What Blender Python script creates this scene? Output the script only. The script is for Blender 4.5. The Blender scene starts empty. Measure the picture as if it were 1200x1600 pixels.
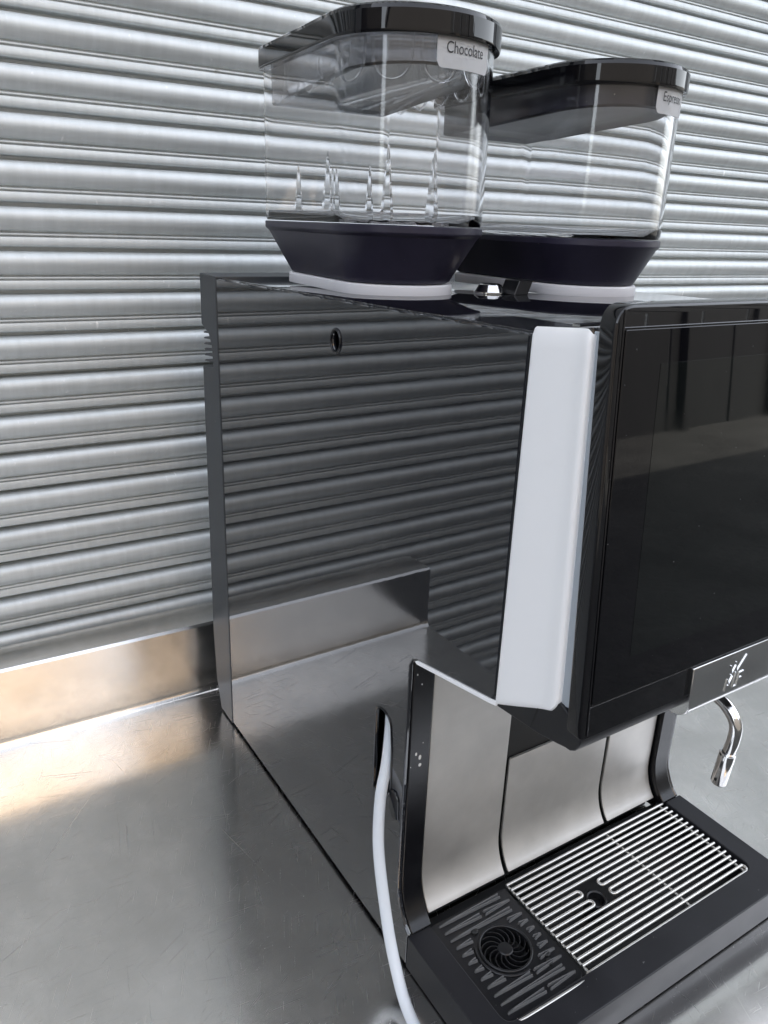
import bpy, bmesh, math, random
from mathutils import Vector, Matrix
from mathutils.geometry import tessellate_polygon

random.seed(7)
sc = bpy.context.scene
COL = sc.collection

# ------------------------------------------------------------------ camera
F_PX = 1210.0
cam_d = bpy.data.cameras.new('camera')
cam_d.sensor_fit = 'VERTICAL'
cam_d.sensor_height = 36.0
cam_d.sensor_width = 27.0
cam_d.lens = F_PX / 1600.0 * 36.0
cam_d.clip_start = 0.02
cam_d.clip_end = 500.0
cam = bpy.data.objects.new('camera', cam_d)
COL.objects.link(cam)
RX = Vector((0.8559815609, -0.5158030333, 0.0352533424))
DN = Vector((-0.1524676392, -0.3170004358, -0.9360899224))
FW = Vector((0.4940133463, 0.7959007190, -0.3499897986))
CP = Vector((-0.28257, -0.80399, 0.61))
mw = Matrix((RX, -DN, -FW)).transposed().to_4x4()
mw.translation = CP
cam.matrix_world = mw
sc.camera = cam

# ------------------------------------------------------------------ world and sun
SUN_EL, SUN_ROT = math.radians(44), math.radians(14)
world = bpy.data.worlds.new('World')
sc.world = world
world.use_nodes = True
wn, wl = world.node_tree.nodes, world.node_tree.links
wn.clear()
wo = wn.new('ShaderNodeOutputWorld')
bg = wn.new('ShaderNodeBackground')
sky = wn.new('ShaderNodeTexSky')
sky.sky_type = 'NISHITA'
sky.sun_disc = False
sky.sun_elevation = SUN_EL
sky.sun_rotation = SUN_ROT
sky.dust_density = 3.0
hs = wn.new('ShaderNodeHueSaturation')
hs.inputs['Saturation'].default_value = 0.32
wl.new(sky.outputs['Color'], hs.inputs['Color'])
wl.new(hs.outputs['Color'], bg.inputs['Color'])
bg.inputs['Strength'].default_value = 0.15
wl.new(bg.outputs['Background'], wo.inputs['Surface'])

sun_d = bpy.data.lights.new('sun', 'SUN')
sun_d.energy = 3.0
sun_d.angle = math.radians(0.5)
sun_d.color = (1.0, 0.93, 0.83)
sun = bpy.data.objects.new('sun', sun_d)
COL.objects.link(sun)
# the sun stands behind the shutter building: everything on the worktop is in open shade
sdir = Vector((math.sin(SUN_ROT) * math.cos(SUN_EL), math.cos(SUN_ROT) * math.cos(SUN_EL), math.sin(SUN_EL)))
sun.rotation_euler = sdir.to_track_quat('Z', 'Y').to_euler()
sun.location = (0, 4, 6)

vs = sc.view_settings
vs.view_transform = 'Standard'
vs.look = 'None'
vs.exposure = 2.7
vs.gamma = 1.0
vs.use_curve_mapping = False

sc.render.engine = 'CYCLES'
cy = sc.cycles
cy.max_bounces = 14
cy.transmission_bounces = 12
cy.transparent_max_bounces = 16
cy.glossy_bounces = 6
cy.diffuse_bounces = 4
cy.sample_clamp_indirect = 6.0
cy.use_denoising = True
try:
    cy.denoiser = 'OPENIMAGEDENOISE'
except Exception:
    pass

# ------------------------------------------------------------------ materials
def mat(name, color=(0.5, 0.5, 0.5), rough=0.5, metal=0.0, ior=1.5, trans=0.0, coat=0.0, aniso=0.0):
    m = bpy.data.materials.new(name)
    m.use_nodes = True
    b = m.node_tree.nodes['Principled BSDF']
    b.inputs['Base Color'].default_value = (*color, 1)
    b.inputs['Roughness'].default_value = rough
    b.inputs['Metallic'].default_value = metal
    b.inputs['IOR'].default_value = ior
    b.inputs['Transmission Weight'].default_value = trans
    b.inputs['Coat Weight'].default_value = coat
    b.inputs['Anisotropic'].default_value = aniso
    return m, m.node_tree.nodes, m.node_tree.links, b

def tex_noise(n, l, scale, detail=4.0, rough=0.55, vec_scale=None, rot=None, coord='Object'):
    tc = n.new('ShaderNodeTexCoord')
    mp = n.new('ShaderNodeMapping')
    if vec_scale: mp.inputs['Scale'].default_value = vec_scale
    if rot: mp.inputs['Rotation'].default_value = rot
    nz = n.new('ShaderNodeTexNoise')
    nz.inputs['Scale'].default_value = scale
    nz.inputs['Detail'].default_value = detail
    nz.inputs['Roughness'].default_value = rough
    l.new(tc.outputs[coord], mp.inputs['Vector'])
    l.new(mp.outputs['Vector'], nz.inputs['Vector'])
    return nz.outputs['Fac']

def ramp(n, l, fac, stops):
    r = n.new('ShaderNodeValToRGB')
    e = r.color_ramp.elements
    while len(e) < len(stops): e.new(0.5)
    for k, (p, c) in enumerate(stops):
        e[k].position = p
        e[k].color = (c, c, c, 1) if not isinstance(c, tuple) else (*c, 1)
    l.new(fac, r.inputs['Fac'])
    return r.outputs['Color']

def math_n(n, l, op, a, b=None, clamp=False):
    m = n.new('ShaderNodeMath')
    m.operation = op
    m.use_clamp = clamp
    for k, v in enumerate((a, b)):
        if v is None: continue
        if isinstance(v, (int, float)): m.inputs[k].default_value = v
        else: l.new(v, m.inputs[k])
    return m.outputs[0]

def mix_col(n, l, fac, a, b):
    m = n.new('ShaderNodeMix')
    m.data_type = 'RGBA'
    if isinstance(fac, (int, float)): m.inputs[0].default_value = fac
    else: l.new(fac, m.inputs[0])
    for k, v in ((6, a), (7, b)):
        if isinstance(v, tuple): m.inputs[k].default_value = (*v, 1)
        else: l.new(v, m.inputs[k])
    return m.outputs[2]

def bump(n, l, b, height, strength=0.1, dist=0.001):
    bp = n.new('ShaderNodeBump')
    bp.inputs['Strength'].default_value = strength
    bp.inputs['Distance'].default_value = dist
    l.new(height, bp.inputs['Height'])
    l.new(bp.outputs['Normal'], b.inputs['Normal'])

M = {}

# galvanised shutter steel; the object-info offset gives every slat its own streaks
m, n, l, b = mat('galvanised_steel', (0.6, 0.62, 0.62), 0.45, 0.6)
def slat_noise(scale, detail, rough, vec_scale):
    tc = n.new('ShaderNodeTexCoord')
    oi = n.new('ShaderNodeObjectInfo')
    sh = n.new('ShaderNodeVectorMath')
    sh.operation = 'MULTIPLY'
    sh.inputs[1].default_value = (17.0, 0.0, 31.0)
    l.new(oi.outputs['Random'], sh.inputs[0])
    ad = n.new('ShaderNodeVectorMath')
    ad.operation = 'ADD'
    l.new(tc.outputs['Object'], ad.inputs[0])
    l.new(sh.outputs[0], ad.inputs[1])
    mp = n.new('ShaderNodeMapping')
    mp.inputs['Scale'].default_value = vec_scale
    l.new(ad.outputs[0], mp.inputs['Vector'])
    nz = n.new('ShaderNodeTexNoise')
    nz.inputs['Scale'].default_value = scale
    nz.inputs['Detail'].default_value = detail
    nz.inputs['Roughness'].default_value = rough
    l.new(mp.outputs['Vector'], nz.inputs['Vector'])
    return nz.outputs['Fac']
streak = slat_noise(9.0, 5, 0.6, (0.5, 14, 14))
spang = slat_noise(150.0, 3, 0.6, (1.0, 1, 0.8))
spot = slat_noise(34.0, 3, 0.5, (2.2, 1, 0.6))
brush = slat_noise(90.0, 4, 0.65, (1.0, 0.2, 0.12))
c1 = mix_col(n, l, ramp(n, l, streak, [(0.3, 0.0), (0.7, 1.0)]), (0.49, 0.512, 0.508), (0.61, 0.632, 0.628))
c1 = mix_col(n, l, ramp(n, l, brush, [(0.3, 0.0), (0.7, 0.45)]), c1, (0.71, 0.735, 0.735))
c2 = mix_col(n, l, ramp(n, l, spang, [(0.66, 0.0), (0.78, 0.5)]), c1, (0.86, 0.87, 0.87))
c3 = mix_col(n, l, ramp(n, l, spot, [(0.735, 0.0), (0.77, 0.7)]), c2, (0.90, 0.90, 0.89))
spot2 = slat_noise(30.0, 3, 0.55, (1.6, 1, 1.4))
c3 = mix_col(n, l, ramp(n, l, spot2, [(0.75, 0.0), (0.79, 0.5)]), c3, (0.25, 0.24, 0.22))
l.new(c3, b.inputs['Base Color'])
l.new(math_n(n, l, 'ADD', 0.44, math_n(n, l, 'MULTIPLY', streak, 0.18)), b.inputs['Roughness'])
bump(n, l, b, math_n(n, l, 'ADD', streak, math_n(n, l, 'MULTIPLY', spang, 0.3)), 0.03, 0.0012)
M['galv'] = m

# worktop stainless: brushed, stained, scratched
def steel(name, base, r0, brush_axis, scratch=True):
    m, n, l, b = mat(name, base, r0, 1.0)
    vsx = (1.5, 60, 60) if brush_axis == 'x' else (60, 1.5, 60) if brush_axis == 'y' else (60, 60, 1.5)
    brush = tex_noise(n, l, 14.0, 6, 0.65, vsx)
    stain = tex_noise(n, l, 9.0, 5, 0.62)
    big = tex_noise(n, l, 2.6, 3, 0.5)
    col = mix_col(n, l, ramp(n, l, stain, [(0.38, 0.0), (0.66, 1.0)]), tuple(x * 0.86 for x in base), tuple(min(1, x * 1.06) for x in base))
    if scratch:
        fine = tex_noise(n, l, 46.0, 6, 0.7, (1, 0.55, 1), (0, 0, 0.5))
        col = mix_col(n, l, ramp(n, l, fine, [(0.42, 0.0), (0.62, 0.5)]), col, tuple(x * 0.86 for x in base))
        scuff = tex_noise(n, l, 17.0, 7, 0.75, (1, 0.35, 1), (0, 0, -0.35))
        col = mix_col(n, l, ramp(n, l, scuff, [(0.60, 0.0), (0.70, 0.4)]), col, tuple(x * 0.74 for x in base))
        col = mix_col(n, l, ramp(n, l, scuff, [(0.30, 0.5), (0.38, 0.0)]), col, (0.80, 0.80, 0.79))
    rsum = math_n(n, l, 'ADD', math_n(n, l, 'MULTIPLY', brush, 0.10), math_n(n, l, 'MULTIPLY', ramp(n, l, stain, [(0.35, 0.25), (0.65, 0.8)]), 0.12))
    rsum = math_n(n, l, 'ADD', rsum, math_n(n, l, 'MULTIPLY', big, 0.08))
    h = math_n(n, l, 'MULTIPLY', brush, 0.35)
    if scratch:
        for k, (ang, sc1, th, seed) in enumerate(((0.35, 2.0, 0.765, 1.3), (-0.9, 1.5, 0.775, 4.1), (1.75, 3.0, 0.755, 7.7), (1.35, 1.8, 0.77, 11.0), (0.1, 6.5, 0.72, 15.0), (2.0, 7.5, 0.72, 19.0), (-0.5, 8.5, 0.73, 23.0))):
            tc = n.new('ShaderNodeTexCoord')
            mp = n.new('ShaderNodeMapping')
            mp.inputs['Rotation'].default_value = (0, 0, ang)
            mp.inputs['Location'].default_value = (seed, seed * 0.7, 0)
            mp2 = n.new('ShaderNodeMapping')
            mp2.inputs['Scale'].default_value = (9, 420, 9)
            nz = n.new('ShaderNodeTexNoise')
            nz.inputs['Scale'].default_value = 0.8 * sc1 / 2.4
            nz.inputs['Detail'].default_value = 1.5
            nz.inputs['Distortion'].default_value = 0.25
            l.new(tc.outputs['Object'], mp.inputs['Vector'])
            l.new(mp.outputs['Vector'], mp2.inputs['Vector'])
            l.new(mp2.outputs['Vector'], nz.inputs['Vector'])
            s = ramp(n, l, nz.outputs['Fac'], [(th - 0.06, 0.0), (th, 1.0)])
            sx = n.new('ShaderNodeSeparateXYZ')
            l.new(tc.outputs['Object'], sx.inputs[0])
            s = math_n(n, l, 'MULTIPLY', s, math_n(n, l, 'LESS_THAN', sx.outputs['Z'], 0.006))
            rsum = math_n(n, l, 'ADD', rsum, math_n(n, l, 'MULTIPLY', s, 0.10))
            col = mix_col(n, l, math_n(n, l, 'MULTIPLY', s, 0.09 if k % 2 else 0.20), col, (0.9, 0.9, 0.9) if k % 2 else (0.22, 0.22, 0.22))
            h = math_n(n, l, 'SUBTRACT', h, math_n(n, l, 'MULTIPLY', s, 0.06))
    l.new(col, b.inputs['Base Color'])
    l.new(math_n(n, l, 'ADD', r0 - 0.13, rsum), b.inputs['Roughness'])
    bump(n, l, b, h, 0.05, 0.0006)
    return m
M['steel'] = steel('worktop_steel', (0.85, 0.83, 0.80), 0.17, 'x')
M['panel_steel'] = steel('brushed_panel_steel', (0.62, 0.605, 0.58), 0.50, 'x', False)

# gloss black side panel: lacquer with a slight orange peel
def gloss(name, base, rough, ior, peel, pscale, dust=True):
    m, n, l, b = mat(name, base, rough, 0, ior)
    p = tex_noise(n, l, pscale, 2, 0.5)
    if dust:
        d = tex_noise(n, l, 420.0, 2, 0.5)
        sm = tex_noise(n, l, 14.0, 4, 0.6)
        spk = ramp(n, l, d, [(0.775, 0.0), (0.80, 0.45)])
        l.new(mix_col(n, l, spk, base, (0.35, 0.35, 0.36)), b.inputs['Base Color'])
        rr = math_n(n, l, 'ADD', rough, math_n(n, l, 'MULTIPLY', ramp(n, l, sm, [(0.52, 0.0), (0.72, 1.0)]), 0.045))
        l.new(math_n(n, l, 'ADD', rr, math_n(n, l, 'MULTIPLY', spk, 0.4)), b.inputs['Roughness'])
    bump(n, l, b, p, peel, 0.0008)
    return m
M['side_gloss'] = gloss('lacquered_black_side', (0.012, 0.013, 0.016), 0.012, 1.82, 0.02, 70.0)
M['black_gloss'] = gloss('black_gloss_plastic', (0.004, 0.004, 0.006), 0.03, 1.5, 0.01, 60.0)
M['door_gloss'] = gloss('black_door_lacquer', (0.003, 0.003, 0.004), 0.03, 1.55, 0.008, 60.0)
M['lid_gloss'] = gloss('black_lid_plastic', (0.003, 0.003, 0.004), 0.03, 1.5, 0.01, 40.0, False)
M['glass_front'] = gloss('display_glass', (0.002, 0.002, 0.003), 0.02, 1.45, 0.003, 20.0)
M['screen'] = gloss('display_screen', (0.003, 0.004, 0.004), 0.02, 1.50, 0.003, 20.0)

# matt black plastic, finely grained
def grained(name, base, rough, ior=1.45):
    m, n, l, b = mat(name, base, rough, 0, ior)
    g = tex_noise(n, l, 1500.0, 2, 0.5)
    s = tex_noise(n, l, 22.0, 5, 0.65)
    d = tex_noise(n, l, 330.0, 2, 0.5)
    spk = ramp(n, l, d, [(0.76, 0.0), (0.80, 0.5)])
    c = mix_col(n, l, ramp(n, l, s, [(0.35, 0.0), (0.75, 1.0)]), base, tuple(x * 1.5 + 0.002 for x in base))
    l.new(mix_col(n, l, spk, c, (0.30, 0.29, 0.28)), b.inputs['Base Color'])
    l.new(math_n(n, l, 'ADD', rough - 0.06, math_n(n, l, 'MULTIPLY', s, 0.14)), b.inputs['Roughness'])
    bump(n, l, b, g, 0.12, 0.0003)
    return m
M['matt_black'] = grained('matt_black_plastic', (0.005, 0.005, 0.006), 0.38)
M['column_black'] = grained('satin_black_plastic', (0.004, 0.004, 0.005), 0.22)
M['tray_black'] = grained('tray_black_plastic', (0.007, 0.007, 0.009), 0.44)
M['insert_black'] = grained('insert_black_plastic', (0.006, 0.006, 0.007), 0.33)
M['rib_black'] = mat('rib_highlight_plastic', (0.12, 0.12, 0.12), 0.22)[0]  # base grey lightened to stand for gloss highlights along the ribs
M['rear_grey'] = grained('rear_grey_plastic', (0.026, 0.029, 0.032), 0.42)
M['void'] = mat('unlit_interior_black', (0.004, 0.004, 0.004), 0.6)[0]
M['base_navy'] = grained('hopper_base_plastic', (0.016, 0.014, 0.027), 0.36)

m, n, l, b = mat('white_trim_plastic', (0.86, 0.86, 0.86), 0.34)
s = tex_noise(n, l, 30.0, 4, 0.6)
l.new(mix_col(n, l, ramp(n, l, s, [(0.6, 0.0), (0.8, 0.25)]), (0.88, 0.88, 0.88), (0.74, 0.73, 0.71)), b.inputs['Base Color'])
M['white'] = m
M['grey_seal'] = mat('grey_seal_rubber', (0.34, 0.37, 0.40), 0.5)[0]
m, n, l, b = mat('milky_ring_plastic', (0.66, 0.65, 0.67), 0.34)
b.inputs['Subsurface Weight'].default_value = 0.25
b.inputs['Subsurface Radius'].default_value = (0.004, 0.004, 0.004)
M['ring'] = m
m, n, l, b = mat('chrome', (0.62, 0.61, 0.60), 0.09, 1.0)
s = tex_noise(n, l, 26.0, 4, 0.6, (1, 8, 8))
l.new(math_n(n, l, 'ADD', 0.05, math_n(n, l, 'MULTIPLY', s, 0.12)), b.inputs['Roughness'])
M['chrome'] = m
m, n, l, b = mat('chrome_plate', (0.66, 0.66, 0.65), 0.2, 1.0)
s = tex_noise(n, l, 60.0, 4, 0.6, (1, 6, 6))
s2 = tex_noise(n, l, 30.0, 3, 0.6, (1, 1, 1))
l.new(math_n(n, l, 'ADD', 0.10, math_n(n, l, 'MULTIPLY', s2, 0.22)), b.inputs['Roughness'])
bump(n, l, b, s, 0.03, 0.0004)
M['plate'] = m
M['emblem'] = mat('emblem_silver', (0.92, 0.92, 0.92), 0.22, 1.0)[0]
M['wire'] = mat('grid_wire_steel', (0.66, 0.645, 0.61), 0.42, 1.0)[0]
m, n, l, b = mat('clear_hopper_plastic', (0.955, 0.957, 0.965), 0.0, 0, 1.46, 1.0)
s = tex_noise(n, l, 26.0, 3, 0.5, (1, 1, 0.35))
bump(n, l, b, s, 0.012, 0.002)
M['clear'] = m
M['clear_fin'] = mat('frosted_clear_plastic', (0.97, 0.975, 0.985), 0.05, 0, 1.18, 1.0)[0]
M['smoky'] = mat('smoky_clear_plastic', (0.50, 0.51, 0.55), 0.06, 0, 1.35, 0.9)[0]
m, n, l, b = mat('silicone_tube', (0.86, 0.90, 0.95), 0.22, 0, 1.41, 0.35)
b.inputs['Subsurface Weight'].default_value = 0.3
b.inputs['Subsurface Radius'].default_value = (0.005, 0.005, 0.005)
M['tube'] = m
M['tag'] = mat('white_label', (0.80, 0.80, 0.80), 0.45)[0]
M['ink'] = mat('black_ink', (0.02, 0.02, 0.022), 0.5)[0]
M['water'] = mat('water_drop', (1, 1, 1), 0.0, 0, 1.33, 1.0)[0]
M['dried'] = mat('dried_milk_spot', (0.62, 0.61, 0.59), 0.5)[0]

# yard behind the camera, seen in the display, the lids and the steel
m, n, l, b = mat('yard_gravel', (0.3, 0.28, 0.25), 0.9)
a1 = tex_noise(n, l, 1.2, 6, 0.7)
a2 = tex_noise(n, l, 26.0, 5, 0.7)
cc = mix_col(n, l, ramp(n, l, a1, [(0.35, 0.0), (0.65, 1.0)]), (0.045, 0.046, 0.043), (0.10, 0.10, 0.095))
l.new(mix_col(n, l, ramp(n, l, a2, [(0.35, 0.0), (0.7, 0.7)]), cc, (0.03, 0.03, 0.028)), b.inputs['Base Color'])
bump(n, l, b, a2, 0.8, 0.03)
M['gravel'] = m
m, n, l, b = mat('fence_dark_sheet', (0.05, 0.05, 0.05), 0.6)
a1 = tex_noise(n, l, 3.0, 5, 0.6, (3, 3, 0.4))
l.new(mix_col(n, l, a1, (0.010, 0.011, 0.012), (0.030, 0.030, 0.030)), b.inputs['Base Color'])
M['fence'] = m
m, n, l, b = mat('render_wall', (0.4, 0.38, 0.36), 0.85)
a1 = tex_noise(n, l, 2.0, 6, 0.6)
l.new(mix_col(n, l, a1, (0.27, 0.28, 0.285), (0.36, 0.37, 0.375)), b.inputs['Base Color'])
M['wall'] = m
m, n, l, b = mat('garage_board', (0.12, 0.11, 0.10), 0.8)
a1 = tex_noise(n, l, 2.0, 6, 0.6, (3, 3, 0.5))
l.new(mix_col(n, l, a1, (0.045, 0.042, 0.040), (0.085, 0.080, 0.075)), b.inputs['Base Color'])
M['garage'] = m
m, n, l, b = mat('sandstone_wall', (0.5, 0.4, 0.28), 0.85)
bk = n.new('ShaderNodeTexBrick')
bk.inputs['Scale'].default_value = 4.0
bk.inputs['Color1'].default_value = (0.28, 0.205, 0.135, 1)
bk.inputs['Color2'].default_value = (0.24, 0.175, 0.115, 1)
bk.inputs['Mortar'].default_value = (0.25, 0.21, 0.165, 1)
tc = n.new('ShaderNodeTexCoord')
mp = n.new('ShaderNodeMapping')
mp.inputs['Rotation'].default_value = (math.radians(90), 0, 0)
l.new(tc.outputs['Object'], mp.inputs['Vector'])
l.new(mp.outputs['Vector'], bk.inputs['Vector'])
l.new(bk.outputs['Color'], b.inputs['Base Color'])
M['sandstone'] = m
M['slate'] = mat('roof_slate', (0.07, 0.07, 0.08), 0.7)[0]
M['window'] = mat('window_glass', (0.02, 0.025, 0.03), 0.05)[0]
M['timber'] = mat('grey_timber', (0.22, 0.18, 0.14), 0.8)[0]

# ------------------------------------------------------------------ mesh helpers
OFFS = {}

def thing(name, label, cat, base, yaw=0.0, group=None, turn=0.0):
    """Empty at the thing's base; children are authored in a frame whose origin is the frame origin."""
    e = bpy.data.objects.new(name, None)
    e.empty_display_size = 0.05
    COL.objects.link(e)
    r = Matrix.Rotation(yaw, 4, 'Z')
    e.location = r @ Vector(base)
    e.rotation_euler = (0, 0, yaw + turn)
    OFFS[e.name] = Vector(base)
    e['label'] = label
    e['category'] = cat
    if group: e['group'] = group
    return e

def root_of(o):
    while o.parent is not None: o = o.parent
    return o

def add(name, me, material, parent=None, smooth=None, kind=None):
    me.materials.clear()
    me.materials.append(M[material])
    if smooth is not None:
        for p in me.polygons: p.use_smooth = True
        me.set_sharp_from_angle(angle=math.radians(smooth))
    o = bpy.data.objects.new(name, me)
    COL.objects.link(o)
    if parent is not None:
        o.parent = parent
        if parent.parent is None and parent.type == 'EMPTY':
            o.location = -OFFS[parent.name]
        # a sub-part shares the frame of its part
    if kind: o['kind'] = kind
    return o

def from_bm(bm, name='m'):
    bmesh.ops.recalc_face_normals(bm, faces=bm.faces)
    me = bpy.data.meshes.new(name)
    bm.to_mesh(me)
    bm.free()
    return me

def bevel_bm(bm, w, seg=2, ang=35):
    ed = [e for e in bm.edges if len(e.link_faces) == 2 and e.calc_face_angle(0) > math.radians(ang)]
    if ed and w > 0:
        bmesh.ops.bevel(bm, geom=ed, offset=w, segments=seg, profile=0.5, affect='EDGES', clamp_overlap=True)

def box_bm(x0, x1, y0, y1, z0, z1, bm=None):
    bm = bm or bmesh.new()
    v = [bm.verts.new(p) for p in ((x0, y0, z0), (x1, y0, z0), (x1, y1, z0), (x0, y1, z0), (x0, y0, z1), (x1, y0, z1), (x1, y1, z1), (x0, y1, z1))]
    for f in ((0, 3, 2, 1), (4, 5, 6, 7), (0, 1, 5, 4), (1, 2, 6, 5), (2, 3, 7, 6), (3, 0, 4, 7)):
        bm.faces.new([v[i] for i in f])
    return bm

def box(x0, x1, y0, y1, z0, z1, bev=0.0, seg=2):
    bm = box_bm(x0, x1, y0, y1, z0, z1)
    if bev: bevel_bm(bm, bev, seg)
    return from_bm(bm)

def prism(poly, axis, a, b, bev=0.0, seg=2, holes=(), ang=35):
    """Extrude a 2-D outline (with holes) along axis 0=x (poly in y,z), 1=y (x,z), 2=z (x,y)."""
    def P(p, t):
        if axis == 0: return Vector((t, p[0], p[1]))
        if axis == 1: return Vector((p[0], t, p[1]))
        return Vector((p[0], p[1], t))
    bm = bmesh.new()
    loops = [list(poly)] + [list(h) for h in holes]
    va, vb = [], []
    for lp in loops:
        va.append([bm.verts.new(P(p, a)) for p in lp])
        vb.append([bm.verts.new(P(p, b)) for p in lp])
    if not holes:
        bm.faces.new(va[0])
        bm.faces.new(vb[0])
    else:
        tris = tessellate_polygon([[Vector((p[0], p[1], 0)) for p in lp] for lp in loops])
        fa = [v for lp in va for v in lp]
        fb = [v for lp in vb for v in lp]
        for t in tris:
            try:
                bm.faces.new([fa[i] for i in t])
                bm.faces.new([fb[i] for i in t])
            except ValueError:
                pass
    for A, B in zip(va, vb):
        k = len(A)
        for i in range(k):
            bm.faces.new((A[i], A[(i + 1) % k], B[(i + 1) % k], B[i]))
    bmesh.ops.recalc_face_normals(bm, faces=bm.faces)
    if bev: bevel_bm(bm, bev, seg, ang)
    return from_bm(bm)

def round_poly(pts, radii, n=6):
    """2-D outline with rounded corners."""
    out = []
    k = len(pts)
    for i in range(k):
        p0, p1, p2 = Vector(pts[i - 1]), Vector(pts[i]), Vector(pts[(i + 1) % k])
        r = radii[i] if isinstance(radii, (list, tuple)) else radii
        if r <= 0:
            out.append(tuple(p1)); continue
        d0, d2 = (p0 - p1).normalized(), (p2 - p1).normalized()
        ang = d0.angle(d2)
        if ang > 3.1:
            out.append(tuple(p1)); continue
        t = min(r / math.tan(ang / 2), (p0 - p1).length * 0.49, (p2 - p1).length * 0.49)
        a, b2 = p1 + d0 * t, p1 + d2 * t
        for j in range(n + 1):
            u = j / n
            out.append(tuple((1 - u) ** 2 * a + 2 * u * (1 - u) * (p1 * 0.92 + (a + b2) * 0.04) + u ** 2 * b2))
    return out

def loft(loops, cap0=True, cap1=True, closed=True):
    bm = bmesh.new()
    vl = [[bm.verts.new(p) for p in lp] for lp in loops]
    k = len(vl[0])
    for A, B in zip(vl, vl[1:]):
        for i in range(k if closed else k - 1):
            bm.faces.new((A[i], A[(i + 1) % k], B[(i + 1) % k], B[i]))
    if cap0: bm.faces.new(list(reversed(vl[0])))
    if cap1: bm.faces.new(vl[-1])
    return bm

def smooth_path(pts, sub=8):
    P = [Vector(p) for p in pts]
    P = [P[0] * 2 - P[1]] + P + [P[-1] * 2 - P[-2]]
    out = []
    for i in range(1, len(P) - 2):
        a, b2, c, d = P[i - 1], P[i], P[i + 1], P[i + 2]
        for j in range(sub):
            t = j / sub
            out.append(0.5 * ((2 * b2) + (c - a) * t + (2 * a - 5 * b2 + 4 * c - d) * t * t + (3 * b2 - a - 3 * c + d) * t ** 3))
    out.append(P[-2])
    return out

def tube_bm(path, r, seg=10, bm=None, caps=True, closed=False):
    bm = bm or bmesh.new()
    path = [Vector(p) for p in path]
    k = len(path)
    rings = []
    up = None
    for i, p in enumerate(path):
        if closed: t = (path[(i + 1) % k] - path[i - 1]).normalized()
        else: t = (path[min(i + 1, k - 1)] - path[max(i - 1, 0)]).normalized()
        if up is None:
            up = Vector((0, 0, 1)) if abs(t.z) < 0.9 else Vector((1, 0, 0))
        side = t.cross(up).normalized()
        up = side.cross(t).normalized()
        rr = r[i] if isinstance(r, (list, tuple)) else r
        rings.append([bm.verts.new(p + (side * math.cos(2 * math.pi * j / seg) + up * math.sin(2 * math.pi * j / seg)) * rr) for j in range(seg)])
    pairs = list(zip(rings, rings[1:]))
    if closed: pairs.append((rings[-1], rings[0]))
    for A, B in pairs:
        for j in range(seg):
            bm.faces.new((A[j], A[(j + 1) % seg], B[(j + 1) % seg], B[j]))
    if caps and not closed:
        bm.faces.new(list(reversed(rings[0])))
        bm.faces.new(rings[-1])
    return bm

def tube(path, r, seg=10, closed=False):
    return from_bm(tube_bm(path, r, seg, closed=closed))

def lathe(profile, cx, cy, seg=32):
    """profile: (r, z) from bottom to top, closed with caps."""
    loops = [[(cx + r * math.cos(2 * math.pi * j / seg), cy + r * math.sin(2 * math.pi * j / seg), z) for j in range(seg)] for r, z in profile]
    return from_bm(loft(loops))

def circle(cx, cy, r, n=32, ry=None):
    ry = ry or r
    return [(cx + r * math.cos(2 * math.pi * j / n), cy + ry * math.sin(2 * math.pi * j / n)) for j in range(n)]

def tag_obj(o, label, cat, group=None):
    o['label'] = label
    o['category'] = cat
    if group: o['group'] = group

# ------------------------------------------------------------------ setting: yard ground
GZ = -0.9
bm = bmesh.new()
vv = [bm.verts.new(p) for p in ((-150, -150, GZ), (150, -150, GZ), (150, 150, GZ), (-150, 150, GZ))]
bm.faces.new(vv)
g = add('yard_ground', from_bm(bm), 'gravel')
g['kind'] = 'structure'

# ------------------------------------------------------------------ roller shutter
PITCH, Z0, YS = 0.04636, 0.7995, 0.1835
prof = [(1.0, -0.009), (0.964, -0.009), (0.960, 0.0005), (0.950, 0.0040), (0.935, 0.0062), (0.90, 0.0088), (0.83, 0.0110), (0.75, 0.0120), (0.67, 0.0120),
        (0.59, 0.0109), (0.51, 0.0088), (0.45, 0.0064), (0.415, 0.0046), (0.400, 0.0012), (0.385, 0.0012), (0.368, 0.0040), (0.345, 0.0046), (0.322, 0.0042),
        (0.310, 0.0016), (0.298, 0.0016), (0.280, 0.0040), (0.24, 0.0047), (0.19, 0.0050), (0.13, 0.0050), (0.095, 0.0046), (0.072, 0.0034), (0.058, 0.0008), (0.054, -0.009), (0.0, -0.009)]
SX0, SX1 = -1.7, 2.6
def slat_mesh():
    front = [(-o, t * PITCH) for t, o in prof]
    back = [(0.0105, 0.0), (0.0105, PITCH)]
    outline = front + back
    me = prism(outline, 0, SX0, SX1)
    for p in me.polygons: p.use_smooth = True
    me.set_sharp_from_angle(angle=math.radians(50))
    return me
shutter = thing('roller_shutter', 'galvanised steel roller shutter of curved horizontal slats behind the coffee machine', 'shutter', (0.45, YS, GZ))
sl_me = slat_mesh()
kmin = int(math.floor((GZ - Z0) / PITCH)) + 1
for k in range(kmin, 17):
    o = bpy.data.objects.new('slat', sl_me)
    if not sl_me.materials: sl_me.materials.append(M['galv'])
    COL.objects.link(o)
    o.parent = shutter
    o.location = Vector((random.uniform(-0.003, 0.003), YS + random.uniform(-0.0010, 0.0010), Z0 + k * PITCH)) - OFFS[shutter.name]
    o.rotation_euler = (random.uniform(-0.022, 0.022), random.uniform(-0.0006, 0.0006), random.uniform(-0.0005, 0.0005))
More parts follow.
